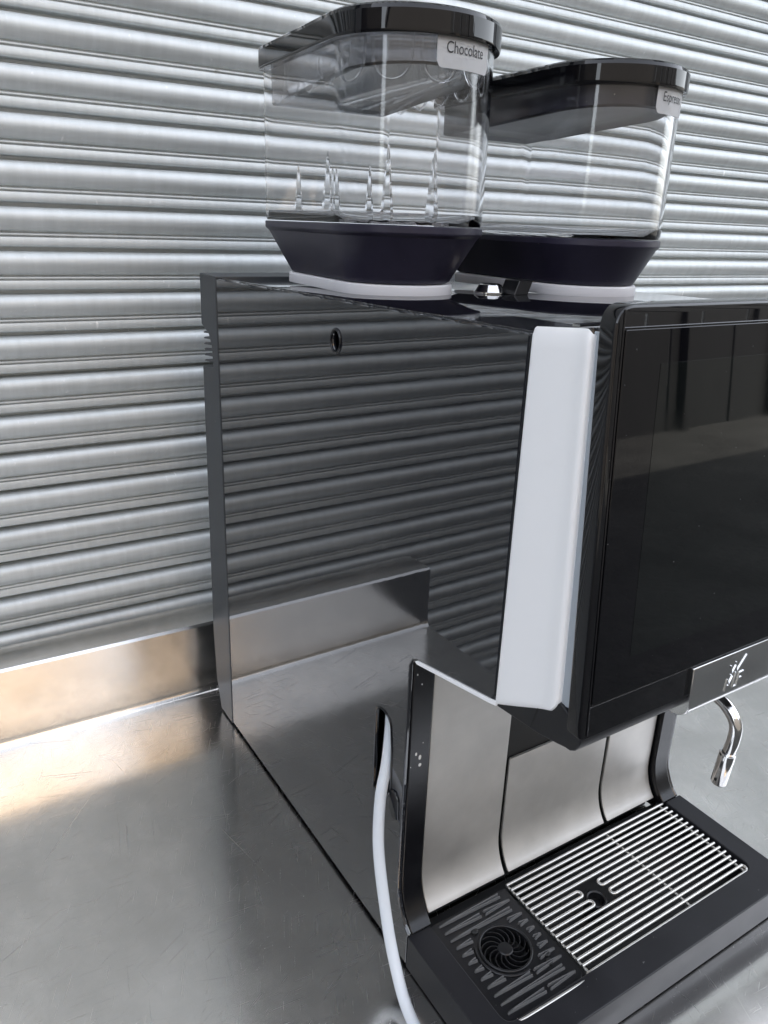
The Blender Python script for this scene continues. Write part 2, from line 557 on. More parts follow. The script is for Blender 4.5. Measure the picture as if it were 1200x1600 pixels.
# torn remains of a sticker on the slats to the right
bm = bmesh.new()
def slat_y(t):
    for (t1, o1), (t0, o0) in zip(prof, prof[1:]):
        if t0 <= t <= t1: return YS - (o0 + (o1 - o0) * (t - t0) / (t1 - t0 + 1e-9))
    return YS
grid = []
for i in range(13):
    col = []
    for j in range(5):
        zz = 0.684 + 0.010 * j / 4 + (random.uniform(-0.0012, 0.0012) if j in (0, 4) else 0)
        t = ((zz - Z0) / PITCH) % 1.0
        col.append(bm.verts.new((0.565 + 0.012 * i + (random.uniform(-.002, .002) if i in (0, 12) else 0), slat_y(t) - 0.0006, zz)))
    grid.append(col)
for i in range(12):
    for j in range(4):
        bm.faces.new((grid[i][j], grid[i + 1][j], grid[i + 1][j + 1], grid[i][j + 1]))
st = add('sticker_residue', from_bm(bm), 'tag', shutter, 60)
m, n, l, b = mat('worn_sticker_film', (0.62, 0.64, 0.65), 0.5, 0.35)
M['film'] = m
st.data.materials[0] = m

wall = thing('building_wall', 'grey rendered wall of the building around the roller shutter', 'wall', (0.45, 0.30, GZ))
add('lintel_wall', box(SX0 - 8, SX1 + 8, 0.08, 0.40, 0.001 + Z0 + 17 * PITCH, 4.0), 'wall', wall)
add('sun_block_panel', box(SX0 - 0.3, SX1 + 0.3, 0.215, 0.240, GZ, Z0 + 17 * PITCH + 0.2), 'void', wall)  # unseen panel added to stop sun leaking through the slat gaps
add('side_wall', box(SX0 - 8, SX0 - 0.02, 0.08, 0.40, GZ, Z0 + 17 * PITCH - 0.002), 'wall', wall)
add('side_wall', box(SX1 + 0.02, SX1 + 8, 0.08, 0.40, GZ, Z0 + 17 * PITCH - 0.002), 'wall', wall)

# ------------------------------------------------------------------ steel worktop
WX0, WX1, WY0, WY1 = -0.372, 1.25, -0.585, 0.092
top = thing('steel_worktop', 'scratched stainless steel worktop with a raised back edge', 'worktop', (0.43, -0.25, GZ))
# one folded sheet: upstand, small cove, flat top, raised marine edge, front apron
path = [(0.150, 0.0995), (0.092, 0.1020), (0.0905, 0.1005), (0.0900, 0.012)]
for a in range(1, 8):
    t = a / 8 * math.pi / 2
    path.append((0.0900 - 0.012 * (1 - math.cos(t)), 0.012 - 0.012 * math.sin(t)))
path += [(0.078, 0.0)]
for i in range(1, 12): path.append((0.078 - (0.078 + 0.530) * i / 12, 0.0))
path += [(-0.536, 0.0), (-0.541, 0.0006), (-0.547, 0.0026), (-0.553, 0.0038), (-0.565, 0.0044), (-0.640, 0.0048), (-0.648, 0.003), (-0.650, -0.004), (-0.650, -0.045)]
def sheet(path, x0, x1, th, nx=1):
    bm = bmesh.new()
    pv = [Vector(p) for p in path]
    nrm = []
    for i in range(len(pv)):
        d = (pv[min(i + 1, len(pv) - 1)] - pv[max(i - 1, 0)]).normalized()
        nrm.append(Vector((-d.y, d.x)))
    cols = []
    for i in range(nx + 1):
        x = x0 + (x1 - x0) * i / nx
        cols.append(([bm.verts.new((x, p.x, p.y)) for p in pv], [bm.verts.new((x, (p + nn * th).x, (p + nn * th).y)) for p, nn in zip(pv, nrm)]))
    for (A, A2), (B, B2) in zip(cols, cols[1:]):
        for i in range(len(pv) - 1):
            bm.faces.new((A[i], A[i + 1], B[i + 1], B[i]))
            bm.faces.new((A2[i], B2[i], B2[i + 1], A2[i + 1]))
        for e in (0, len(pv) - 1):
            bm.faces.new((A[e], B[e], B2[e], A2[e]))
    for (A, A2) in (cols[0], cols[-1]):
        for i in range(len(pv) - 1):
            bm.faces.new((A[i], A2[i], A2[i + 1], A[i + 1]))
    return bm
add('top_sheet', from_bm(sheet(path, WX0, WX1, -0.0015)), 'steel', top, 20)
# folded left end and legs
add('end_fold', box(WX0 - 0.0012, WX0 - 0.0001, -0.645, 0.088, -0.045, 0.0), 'steel', top)
for x in (WX0 + 0.05, WX1 - 0.09):
    for y in (-0.60, 0.03):
        add('leg', box(x, x + 0.04, y, y + 0.04, GZ, -0.004, 0.003), 'steel', top)

# ------------------------------------------------------------------ coffee machine
YAW = 0.01656
W = 0.353
cmach = thing('coffee_machine', 'black countertop coffee machine with a touch display, white side trim and drip grid', 'coffee machine', (0.176, -0.25, 0.0), YAW)
def ztop(y): return 0.5495 - 0.0145 * y
def yfront(z): return -0.5376 - (0.577 - z) * (0.0155 / 0.239)

# left side panel with keyhole and tube slot
outline = [(-0.0030, 0.006), (-0.0035, ztop(0)), (-0.2, ztop(-0.2)), (-0.4795, ztop(-0.4795)), (-0.4805, 0.327), (-0.476, 0.3215), (-0.394, 0.3060), (-0.3875, 0.3030), (-0.3838, 0.296), (-0.3835, 0.085)]
for a in range(1, 9):
    t = a / 8 * math.radians(62)
    outline.append((-0.3835 - 0.036 * (1 - math.cos(t)) * 1.0, 0.085 - 0.052 * math.sin(t)))
outline += [(-0.4015, 0.0365), (-0.4015, 0.006)]
outline = list(reversed(outline))
slot = round_poly([(-0.3395, 0.150), (-0.3390, 0.236), (-0.3620, 0.236), (-0.3655, 0.205), (-0.3660, 0.166), (-0.3560, 0.147)], [0.008, 0.010, 0.012, 0.004, 0.006, 0.006], 5)
key = circle(-0.2613, 0.522, 0.0062, 24, 0.0078)
me = prism(outline, 0, 0.0, 0.004, 0.0012, 2, holes=(slot, key), ang=50)
add('side_panel', me, 'side_gloss', cmach, 14)
# far side panel
me = prism(outline, 0, W - 0.004, W, 0.0012, 2, ang=50)
add('side_panel', me, 'side_gloss', cmach, 14)
# keyhole ring
p = [(-0.0003, -0.2613 + 0.0076 * math.cos(2 * math.pi * j / 32), 0.522 + 0.0092 * math.sin(2 * math.pi * j / 32)) for j in range(32)]
add('keyhole_ring', tube(p, 0.0011, 8, closed=True), 'black_gloss', cmach, 60)
# slot rim and recessed lip
p = [(-0.0002, y, z) for y, z in slot]
add('slot_rim', tube(p, 0.0009, 6, closed=True), 'black_gloss', cmach, 60)
add('slot_lip', prism(round_poly([(-0.366, 0.150), (-0.3655, 0.168), (-0.374, 0.172), (-0.379, 0.165), (-0.380, 0.145), (-0.372, 0.142)], 0.004, 4), 0, -0.0012, 0.0002, 0.0005, 1), 'black_gloss', cmach, 40)
# inner chassis keeps the interior dark
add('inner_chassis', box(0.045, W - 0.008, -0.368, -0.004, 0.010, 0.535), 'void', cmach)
add('inner_bracket', box(0.028, 0.032, -0.335, -0.318, 0.150, 0.245), 'panel_steel', cmach)

# rear housing with louvre fins
rear = [(-0.0022, 0.004), (-0.0025, 0.5515), (0.0440, 0.5525), (0.0455, 0.4985), (0.024, 0.4900), (0.016, 0.478), (0.014, 0.4560), (0.0465, 0.4525), (0.0535, 0.112), (0.0485, 0.043), (0.036, 0.0045)]
add('rear_housing', prism(rear, 0, -0.0008, W + 0.0008, 0.0012, 2), 'rear_grey', cmach, 20)
for k in range(6):
    z = 0.4585 + k * 0.0062
    q = [(0.014, z + 0.0036), (0.016, z + 0.0018), (0.0440, z - 0.0008), (0.0455, z + 0.0002), (0.040, z + 0.0019), (0.014, z + 0.0052)]
    add('louvre_fin', prism(q, 0, 0.0012, W - 0.0012, 0.0003, 1), 'rear_grey', cmach, 20)

# top panel
tp = [(-0.004, ztop(0) - 0.006), (-0.004, ztop(0) + 0.0008), (-0.5285, ztop(-0.5285) + 0.0008), (-0.5285, ztop(-0.5285) - 0.006)]
add('top_panel', prism(tp, 0, 0.0045, W - 0.0045, 0.0015, 3), 'black_gloss', cmach, 20)
add('top_slot_cover', box(0.045, 0.075, -0.472, -0.466, ztop(-0.47) + 0.0006, ztop(-0.47) + 0.0022, 0.0006), 'chrome', cmach, 20)

# white moulded side trim: concave sweep ending in a rounded lip
def trim_section(z):
    u = min(1.0, max(0.0, (z - 0.33) / 0.23))
    ya = -0.4812
    yb = -0.5340 + (0.5340 - 0.5245) * u
    ra = []
    for t, xo in ((0.0, 0.0045), (0.0, 0.0002), (0.02, -0.0005), (0.06, -0.0008), (0.2, -0.0008), (0.35, -0.0006), (0.5, -0.0004), (0.62, -0.0002), (0.72, -0.0001), (0.80, -0.0002), (0.87, -0.0006), (0.92, -0.0010), (0.955, -0.0010), (0.985, -0.0004), (1.0, 0.0008), (1.0, 0.0045)):
        ra.append((xo, ya + (yb - ya) * t))
    return ra
zs = [0.0, 0.005, 0.02, 0.06, 0.15, 0.3, 0.5, 0.7, 0.85, 0.95, 0.985, 1.0]
loops = []
for q in zs:
    lp = []
    sec = trim_section(0.33 + 0.23 * q)
    for i, (x, y) in enumerate(sec):
        t = max(0.0, min(1.0, (y + 0.4812) / (sec[-1][1] + 0.4812)))
        # lower edge climbs towards the lip and drops again under it; the upper edge is rounded at the lip
        zb = 0.3205 + 0.0262 * t + 0.0060 * max(0, (t - 0.90) / 0.10) ** 2
        zt = 0.5605 + 0.004 * t - 0.0035 * max(0, (t - 0.90) / 0.10) ** 2 - 0.003 * max(0, 1 - t / 0.05) ** 2
        xin = 0.0012 if (q in (0.0, 1.0)) and x < 0.004 else 0.0
        lp.append((x + xin, y, zb + (zt - zb) * q))
    loops.append(lp)
add('white_trim', from_bm(loft(loops)), 'white', cmach, 50)
# thin white border running back under the side panel
wl_path = [(-0.394, 0.3060), (-0.476, 0.3215), (-0.483, 0.3235), (-0.483, 0.3200), (-0.476, 0.3183), (-0.394, 0.3028), (-0.391, 0.3040)]
add('trim_border', prism(wl_path, 0, -0.0010, 0.0035, 0.0004, 1), 'white', cmach, 20)
add('seal_strip', prism([(-0.5225, 0.563), (-0.5285, 0.563), (-0.5345, 0.450), (-0.5415, 0.352), (-0.5330, 0.350)], 0, 0.0028, 0.0044, 0.0004, 1), 'grey_seal', cmach, 20)

# head housing: underside of the overhang with its rounded nose
head = [(-0.3845, 0.3010), (-0.394, 0.3022), (-0.482, 0.3192), (-0.521, 0.3225), (-0.536, 0.3255)]
for a in range(0, 9):
    t = math.radians(-100 + a * 24)
    head.append((-0.5445 - 0.0085 * math.cos(t) * 1.0, 0.3375 + 0.0105 * math.sin(t)))
head += [(-0.536, 0.352), (-0.515, 0.352), (-0.484, 0.3265), (-0.3845, 0.3085)]
add('head_housing', prism(head, 0, 0.0006, W - 0.0006, 0.0010, 2), 'matt_black', cmach, 20)
add('housing_joint', prism([(-0.5135, 0.3232), (-0.5145, 0.3232), (-0.5200, 0.3445), (-0.5190, 0.3445)], 0, 0.0004, 0.0030), 'void', cmach)
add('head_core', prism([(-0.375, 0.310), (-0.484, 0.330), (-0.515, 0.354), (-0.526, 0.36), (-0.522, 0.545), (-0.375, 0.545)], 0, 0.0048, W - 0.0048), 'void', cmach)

# door with the display: a rounded slab on the sloping front
th = math.atan(0.0155 / 0.239)
def front_pt(x, z, off):      # off: metres in front of the door face
    return (x, yfront(z) - off, z - off * math.sin(th))
def front_slab(outline, back, front, bev, seg=3):
    bm = loft([[front_pt(x, z, back) for x, z in outline], [front_pt(x, z, front) for x, z in outline]])
    bmesh.ops.recalc_face_normals(bm, faces=bm.faces)
    bevel_bm(bm, bev, seg, 50)
    return from_bm(bm)
door = round_poly([(0.0, 0.3375), (W, 0.3375), (W, 0.577), (0.0, 0.577)], [0.003, 0.003, 0.012, 0.012], 8)
add('door_frame', front_slab(door, -0.0110, 0.0, 0.0016), 'door_gloss', cmach, 20)
gl = round_poly([(0.0068, 0.3595), (W - 0.0068, 0.3595), (W - 0.0068, 0.5655), (0.0068, 0.5655)], 0.0010, 3)
display = add('display', front_slab(gl, 0.0001, 0.0009, 0.0003, 1), 'glass_front', cmach, 20)
def seam(pts, r):
    add('display_seam', tube([front_pt(x, z, 0.0001) for x, z in pts], r, 6), 'column_black', cmach, 60)
seam([(0.0056, 0.340), (0.0056, 0.575)], 0.0006)
seam([(0.0056, 0.5664), (W - 0.006, 0.5664)], 0.0005)
seam([(0.0056, 0.3586), (W - 0.006, 0.3586)], 0.0006)
scr = [(0.0345, 0.3825), (W - 0.0345, 0.3825), (W - 0.0345, 0.548), (0.0345, 0.548)]
add('screen', front_slab(scr, 0.0008, 0.00105, 0.0), 'screen', display)

# chrome spout front with the emblem
def plate_prof():
    q = [(yfront(0.3577) - 0.0022, 0.3577), (yfront(0.3305) - 0.0022, 0.3305)]
    yc = yfront(0.3305) - 0.0022
    for a in range(1, 10):
        t = a / 9 * math.radians(100)
        q.append((yc + 0.0105 * (1 - math.cos(t)), 0.3305 - 0.0100 * math.sin(t)))
    q += [(-0.5390, 0.3208), (-0.5330, 0.3240), (-0.5300, 0.3300), (-0.5420, 0.3400), (-0.5490, 0.345), (-0.5510, 0.3577)]
    return q
spout = add('spout_cover', prism(plate_prof(), 0, 0.0945, 0.1900, 0.0006, 2), 'plate', cmach, 20)
def bar_on_plate(bm, u0, z0, u1, z1, w=0.0008):
    a, b2 = Vector((u0, z0)), Vector((u1, z1))
    d = (b2 - a).normalized() * w / 2
    s = Vector((-d.y, d.x))
    q = [a - d + s, a - d - s, b2 + d - s, b2 + d + s]
    lo = [bm.verts.new(front_pt(p.x, p.y, 0.0020)) for p in q]
    hi = [bm.verts.new(front_pt(p.x, p.y, 0.0028)) for p in q]
    bm.faces.new(hi); bm.faces.new(list(reversed(lo)))
    for i in range(4): bm.faces.new((lo[i], lo[(i + 1) % 4], hi[(i + 1) % 4], hi[i]))
bm = bmesh.new()
for (u0, v0, u1, v1, w) in ((0.1401, 0.0175, 0.1489, 0.0072, 0.0013), (0.1384, 0.0095, 0.1398, 0.0170, 0.0006), (0.1351, 0.0179, 0.1388, 0.0122, 0.0011), (0.1333, 0.0110, 0.1348, 0.0172, 0.0006),
                            (0.1311, 0.0209, 0.1295, 0.0288, 0.0010), (0.1364, 0.0200, 0.1333, 0.0256, 0.0012), (0.1313, 0.0212, 0.1331, 0.0250, 0.0006), (0.1395, 0.0186, 0.1376, 0.0283, 0.0008),
                            (0.1436, 0.0192, 0.1416, 0.0283, 0.0008), (0.1438, 0.0192, 0.1476, 0.0188, 0.0008), (0.1430, 0.0232, 0.1458, 0.0230, 0.0008), (0.1380, 0.0284, 0.1414, 0.0283, 0.0006)):
    bar_on_plate(bm, u0, 0.3528 - (v0 - 0.0072) * 0.95, u1, 0.3528 - (v1 - 0.0072) * 0.95, w)
add('emblem', from_bm(bm), 'emblem', spout)
# small outlet nozzle under the head
add('outlet_nozzle', lathe([(0.004, 0.314), (0.0055, 0.3165), (0.0060, 0.329)], 0.0905, -0.530, 16), 'matt_black', cmach, 40)
add('outlet_nozzle', lathe([(0.003, 0.318), (0.0040, 0.3205), (0.0045, 0.329)], 0.1250, -0.530, 16), 'matt_black', cmach, 40)

# left and right front columns
def column(x0, x1):
    outer, inner = [(-0.3840, 0.3005)], [(-0.3770, 0.3005)]
    outer.append((-0.3840, 0.085)); inner.append((-0.3770, 0.085))
    for a in range(1, 11):
        t = a / 10 * math.radians(62)
        outer.append((-0.3840 - 0.036 * (1 - math.cos(t)), 0.085 - 0.052 * math.sin(t)))
        inner.append((-0.3770 - 0.030 * (1 - math.cos(t)), 0.085 - 0.060 * math.sin(t)))
    outer.append((-0.4018, 0.0382)); inner.append((-0.392, 0.028))
    return prism(outer + list(reversed(inner)), 0, x0, x1, 0.0010, 2)
add('front_column', column(0.0042, 0.0248), 'column_black', cmach, 20)
add('front_column', column(0.3285, W - 0.0042), 'column_black', cmach, 20)

# brushed back panels of the cup bay
def bay_panel(x0, x1, zt, lean=0.0):
    path = [(-0.3782, zt), (-0.3785, 0.078)]
    for a in range(1, 9):
        t = a / 8 * math.radians(48)
        path.append((-0.3785 - 0.042 * (1 - math.cos(t)), 0.078 - 0.052 * math.sin(t)))
    pv = path + [(p[0] + 0.003, p[1]) for p in reversed(path)]
    return prism(pv, 0, x0, x1, 0.0008, 2)
add('bay_panel', bay_panel(0.0290, 0.1168, 0.2915), 'panel_steel', cmach, 20)
add('bay_panel', bay_panel(0.1212, 0.2500, 0.1590), 'panel_steel', cmach, 20)
add('bay_panel', bay_panel(0.2545, 0.3260, 0.2915), 'panel_steel', cmach, 20)
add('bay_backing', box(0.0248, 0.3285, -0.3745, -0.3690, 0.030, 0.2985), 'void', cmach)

add('bay_light_block', box(0.0060, W - 0.0060, -0.3690, -0.3560, 0.004, 0.060), 'void', cmach)  # hidden box added to block light coming in from behind the bay

# ------------------------------------------------------------------ drip tray
TX1 = 0.356
outer = round_poly([(0.0, -0.4022), (0.0, -0.5335), (TX1, -0.5335), (TX1, -0.4022)], [0.0008, 0.004, 0.004, 0.0008], 5)
inner = round_poly([(0.0232, -0.4020), (0.0232, -0.5055), (0.3325, -0.5055), (0.3325, -0.4020)], [0.001, 0.009, 0.009, 0.001], 5)
# the frame is a U open towards the machine
frame = [(0.0, -0.4022), (0.0, -0.5300)]
frame = [(0.0, -0.4022)] + [p for p in round_poly([(0.0, -0.42), (0.0, -0.5335), (TX1, -0.5335), (TX1, -0.42)], [0, 0.004, 0.004, 0], 5)][1:-1] + [(TX1, -0.4022), (0.3325, -0.4022)]
frame += list(reversed([p for p in round_poly([(0.0232, -0.42), (0.0232, -0.5055), (0.3325, -0.5055), (0.3325, -0.42)], [0, 0.009, 0.009, 0], 5)][1:-1])) + [(0.0232, -0.4022)]
tray = add('drip_tray', prism(frame, 2, 0.003, 0.0382, 0.0010, 2), 'tray_black', cmach, 20)
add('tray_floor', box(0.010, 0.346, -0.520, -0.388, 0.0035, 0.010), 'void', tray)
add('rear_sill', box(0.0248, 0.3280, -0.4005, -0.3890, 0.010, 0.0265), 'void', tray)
# rinse insert on the left with fan wheel and ribs
IX0, IX1, IY0, IY1, IZ = 0.0245, 0.1085, -0.5048, -0.4016, 0.0350
FC, FR = (0.0674, -0.4515), 0.0222
ins_out = round_poly([(IX0, IY1), (IX0, IY0), (IX1, IY0), (IX1, IY1)], [0.002, 0.008, 0.008, 0.002], 4)
insert = add('rinse_insert', prism(ins_out, 2, 0.024, IZ, 0.0008, 2, holes=(circle(*FC, FR - 0.001, 40),)), 'insert_black', cmach, 20)
bm = bmesh.new()
tube_bm([(FC[0] + FR * math.cos(2 * math.pi * j / 48), FC[1] + FR * math.sin(2 * math.pi * j / 48), IZ + 0.0006) for j in range(48)], 0.0013, 8, bm, closed=True)
add('fan_ring', from_bm(bm), 'insert_black', insert, 60)
bm = bmesh.new()
tube_bm([(FC[0] + (FR + 0.0038) * math.cos(t), FC[1] + (FR + 0.0038) * math.sin(t), IZ + 0.0004) for t in [math.radians(150 + 130 * j / 20) for j in range(21)]], 0.0013, 8, bm)
add('fan_guard', from_bm(bm), 'insert_black', insert, 60)
add('fan_hub', lathe([(0.0066, 0.026), (0.0066, IZ - 0.0002), (0.0058, IZ + 0.0006), (0.0012, IZ + 0.0007)], *FC, 24), 'insert_black', insert, 40)
for k in range(14):
    a0 = 2 * math.pi * k / 14
    pts = []
    for j in range(7):
        u = j / 6
        rr = 0.006 + (FR - 0.007) * u
        aa = a0 + 0.75 * u * u + 0.1 * u
        pts.append((FC[0] + rr * math.cos(aa), FC[1] + rr * math.sin(aa)))
    left, right = [], []
    for j, p in enumerate(pts):
        q0, q1 = Vector(pts[max(0, j - 1)]), Vector(pts[min(6, j + 1)])
        d = (q1 - q0).normalized() * 0.00045
        left.append((p[0] - d.y, p[1] + d.x)); right.append((p[0] + d.y, p[1] - d.x))
    add('fan_blade', prism(left + list(reversed(right)), 2, 0.0270, IZ - 0.0004), 'insert_black', insert, 40)
def vrib(xa, xb, y, spread):
    """A raised V: two thin ridges that start together at xa and open towards xb."""
    bm = bmesh.new()
    for s in (-1, 1):
        a, b2 = Vector((xa, y)), Vector((xb, y + s * spread))
        d = (b2 - a).normalized()
        nn = Vector((-d.y, d.x))
        for i, (z, w) in enumerate(((IZ - 0.0002, 0.00075), (IZ + 0.0014, 0.00035))):
            pass
        lo = [bm.verts.new((p.x, p.y, IZ - 0.0003)) for p in (a - nn * 0.0008, b2 - nn * 0.0008, b2 + nn * 0.0008, a + nn * 0.0008)]
        hi = [bm.verts.new((p.x, p.y, IZ + 0.0026)) for p in (a - nn * 0.00035 + d * 0.0006, b2 - nn * 0.00035 - d * 0.0006, b2 + nn * 0.00035 - d * 0.0006, a + nn * 0.00035 + d * 0.0006)]
        bm.faces.new(hi)
        for i in range(4): bm.faces.new((lo[i], lo[(i + 1) % 4], hi[(i + 1) % 4], hi[i]))
    return from_bm(bm)
rows = 12
for k in range(rows):
    y = -0.4065 - k * 0.0083
    dy = abs(y - FC[1])
    lim = FR + 0.0062
    half = math.sqrt(max(0, lim * lim - dy * dy)) if dy < lim else 0
    if half > 0:
        xl, xr = FC[0] - half, FC[0] + half
        if xl - 0.031 > 0.003: add('rib', vrib(0.0305, xl, y, 0.0014), 'rib_black', insert)
        if 0.103 - xr > 0.003: add('rib', vrib(0.1035, xr, y, 0.0015), 'rib_black', insert)
    else:
        add('rib', vrib(0.0305, 0.070 if k % 2 else 0.098, y, 0.0016), 'rib_black', insert)
        if k % 2: add('rib', vrib(0.1035, 0.074, y, 0.0018), 'rib_black', insert)
for px_, py_ in ((0.0545, -0.4255), (0.094, -0.4735), (0.0905, -0.4805)):
    add('insert_clip', lathe([(0.0032, IZ - 0.0002), (0.0032, IZ + 0.0018), (0.002, IZ + 0.0024)], px_, py_, 10), 'void', insert)

# wire drip grid
gridp = add('drip_grid', tube([(0.1135, -0.4000, 0.0335), (0.1135, -0.5055, 0.0335)], 0.0013, 8), 'wire', cmach, 60)
add('cross_wire', tube([(0.2448, -0.4000, 0.0335), (0.2448, -0.5060, 0.0335)], 0.0013, 8), 'wire', gridp, 60)
add('cross_wire', tube([(0.3262, -0.4000, 0.0335), (0.3262, -0.5040, 0.0335)], 0.0013, 8), 'wire', gridp, 60)
WZ, WR = 0.0362, 0.00150
NY = 17
wy = [-0.4012 - k * (0.1030 / (NY - 1)) for k in range(NY)]
for k, y in enumerate(wy):
    x0, x1 = 0.1112, 0.3292 - (0.0015 if k > 12 else 0)
    if k in (6, 7, 8, 9): continue
    if k == NY - 1: continue
    add('wire', tube([(x0, y, WZ), (x0 + 0.002, y, WZ), (x1 - 0.002, y, WZ), (x1, y, WZ)], WR, 8), 'wire', gridp, 60)
for (ka, kb, xl, xr) in ((6, 7, 0.1655, 0.1890), (8, 9, 0.1675, 0.1910)):
    ya, yb = wy[ka], wy[kb]
    rr = abs(ya - yb) / 2
    for side, xe, xs in ((1, xl, 0.1112), (-1, xr, 0.3292)):
        pts = [(xs, ya, WZ)]
        for j in range(9):
            t = math.pi / 2 - math.pi * j / 8
            pts.append((xe - side * rr + side * rr * math.cos(t), (ya + yb) / 2 + rr * math.sin(t), WZ))
        pts.append((xs, yb, WZ))
        add('wire_loop', tube(pts, WR, 8), 'wire', gridp, 60)
# front wire bends round the corner and runs on in front of the insert
pts = smooth_path([(0.3285, -0.4970, WZ - 0.001), (0.3285, -0.5010, WZ), (0.3250, -0.5045, WZ), (0.3150, -0.5050, WZ), (0.2200, -0.5050, WZ), (0.1180, -0.5050, WZ), (0.1110, -0.5062, WZ - 0.0005), (0.1040, -0.5085, WZ), (0.0960, -0.5090, WZ + 0.0008), (0.0400, -0.5082, WZ + 0.0010), (0.0330, -0.5060, WZ)], 4)
add('wire', tube(pts, 0.0015, 8), 'wire', gridp, 60)
# float cup in the gap of the grid
add('float_cup', from_bm(loft([[(x, y, z) for x, y in circle(0.1783, -0.4510, r, 24)] for r, z in ((0.0100, 0.012), (0.0100, 0.0300), (0.0088, 0.0310), (0.0076, 0.0300), (0.0070, 0.0240))])), 'insert_black', tray, 40)

# dried splashes on the gloss column
for (y_, z_, rx, rz) in ((0.0108, 0.2110, 0.0010, 0.0016), (0.0148, 0.2065, 0.0014, 0.0024), (0.0152, 0.1990, 0.0015, 0.0017), (0.0078, 0.286, 0.0005, 0.0008), (0.0125, 0.276, 0.0005, 0.0007), (0.0170, 0.2200, 0.0004, 0.0005), (0.0060, 0.2000, 0.0003, 0.0005)):
    loops = [[(y_ + rx * s * math.cos(2 * math.pi * j / 12), -0.3841 - h, z_ + rz * s * math.sin(2 * math.pi * j / 12)) for j in range(12)] for s, h in ((1, 0), (0.85, 0.0003), (0.4, 0.0005))]
    add('dried_spot', from_bm(loft(loops)), 'dried', cmach, 60)

# hot water spout: bent chrome pipe with a sleeve
WXX = 0.262
pp = smooth_path([(WXX, -0.440, 0.300), (WXX, -0.452, 0.262), (WXX, -0.468, 0.2405), (WXX, -0.4850, 0.2335), (WXX, -0.4960, 0.2225), (WXX, -0.4975, 0.206), (WXX, -0.4950, 0.188)], 6)
wand = add('water_spout', tube(pp, 0.0054, 20), 'chrome', cmach, 50)
add('spout_tip', tube([(WXX, -0.4955, 0.1925), (WXX, -0.49535, 0.1915), (WXX, -0.4950, 0.186), (WXX, -0.4932, 0.1605), (WXX, -0.4931, 0.1590)], [0.0060, 0.0069, 0.0070, 0.0070, 0.0062], 20), 'chrome', wand, 40)
add('spout_collar', tube([(WXX, -0.4956, 0.1932), (WXX, -0.4954, 0.1915)], 0.0067, 20), 'emblem', wand, 40)
add('sleeve_hole', tube([(WXX - 0.0072, -0.4935, 0.1655), (WXX - 0.0060, -0.4935, 0.1655)], 0.0014, 10), 'void', wand, 40)

# knob and latch between the hoppers
zk = ztop(-0.242) + 0.0008
add('clamp_knob', lathe([(0.0140, zk + 0.0006), (0.0140, zk + 0.0018), (0.0135, zk + 0.0026), (0.0104, zk + 0.0078), (0.0086, zk + 0.0086)], 0.166, -0.242, 32), 'chrome', cmach, 20)
add('latch', prism([(0.178, zk), (0.194, zk), (0.199, zk + 0.0125), (0.183, zk + 0.0125)], 1, -0.262, -0.242, 0.0006, 1), 'matt_black', cmach, 20)

# ------------------------------------------------------------------ bean and powder hoppers
def d_outline(x0, x1, yr, cyf, bf, rr=0.010, n_arc=28, p=2.0):
    """Plan outline, front half-ellipse towards -y; starts at the rear left and runs along the left side to the front."""
    a, cx = (x1 - x0) / 2, (x0 + x1) / 2
    out = []
    for j in range(7):
        t = math.pi / 2 + (math.pi / 2) * j / 6
        out.append((x0 + rr + rr * math.cos(t), yr - rr + rr * math.sin(t)))
    for j in range(1, 8): out.append((x0, (yr - rr) + (cyf - (yr - rr)) * j / 8))
    for j in range(n_arc + 1):
        t = math.pi + math.pi * j / n_arc
        c, s = math.cos(t), math.sin(t)
        out.append((cx + a * math.copysign(abs(c) ** (2 / p), c), cyf + bf * math.copysign(abs(s) ** (2 / p), s)))
    for j in range(1, 8): out.append((x1, cyf + ((yr - rr) - cyf) * j / 8))
    for j in range(7):
        t = (math.pi / 2) * j / 6
        out.append((x1 - rr + rr * math.cos(t), yr - rr + rr * math.sin(t)))
    return out

def offset(outl, d):
    k = len(outl)
    res = []
    for i in range(k):
        p0, p1 = Vector(outl[i - 1]), Vector(outl[(i + 1) % k])
        t = (p1 - p0).normalized()
        res.append((outl[i][0] + t.y * -d, outl[i][1] + t.x * d))
    return res

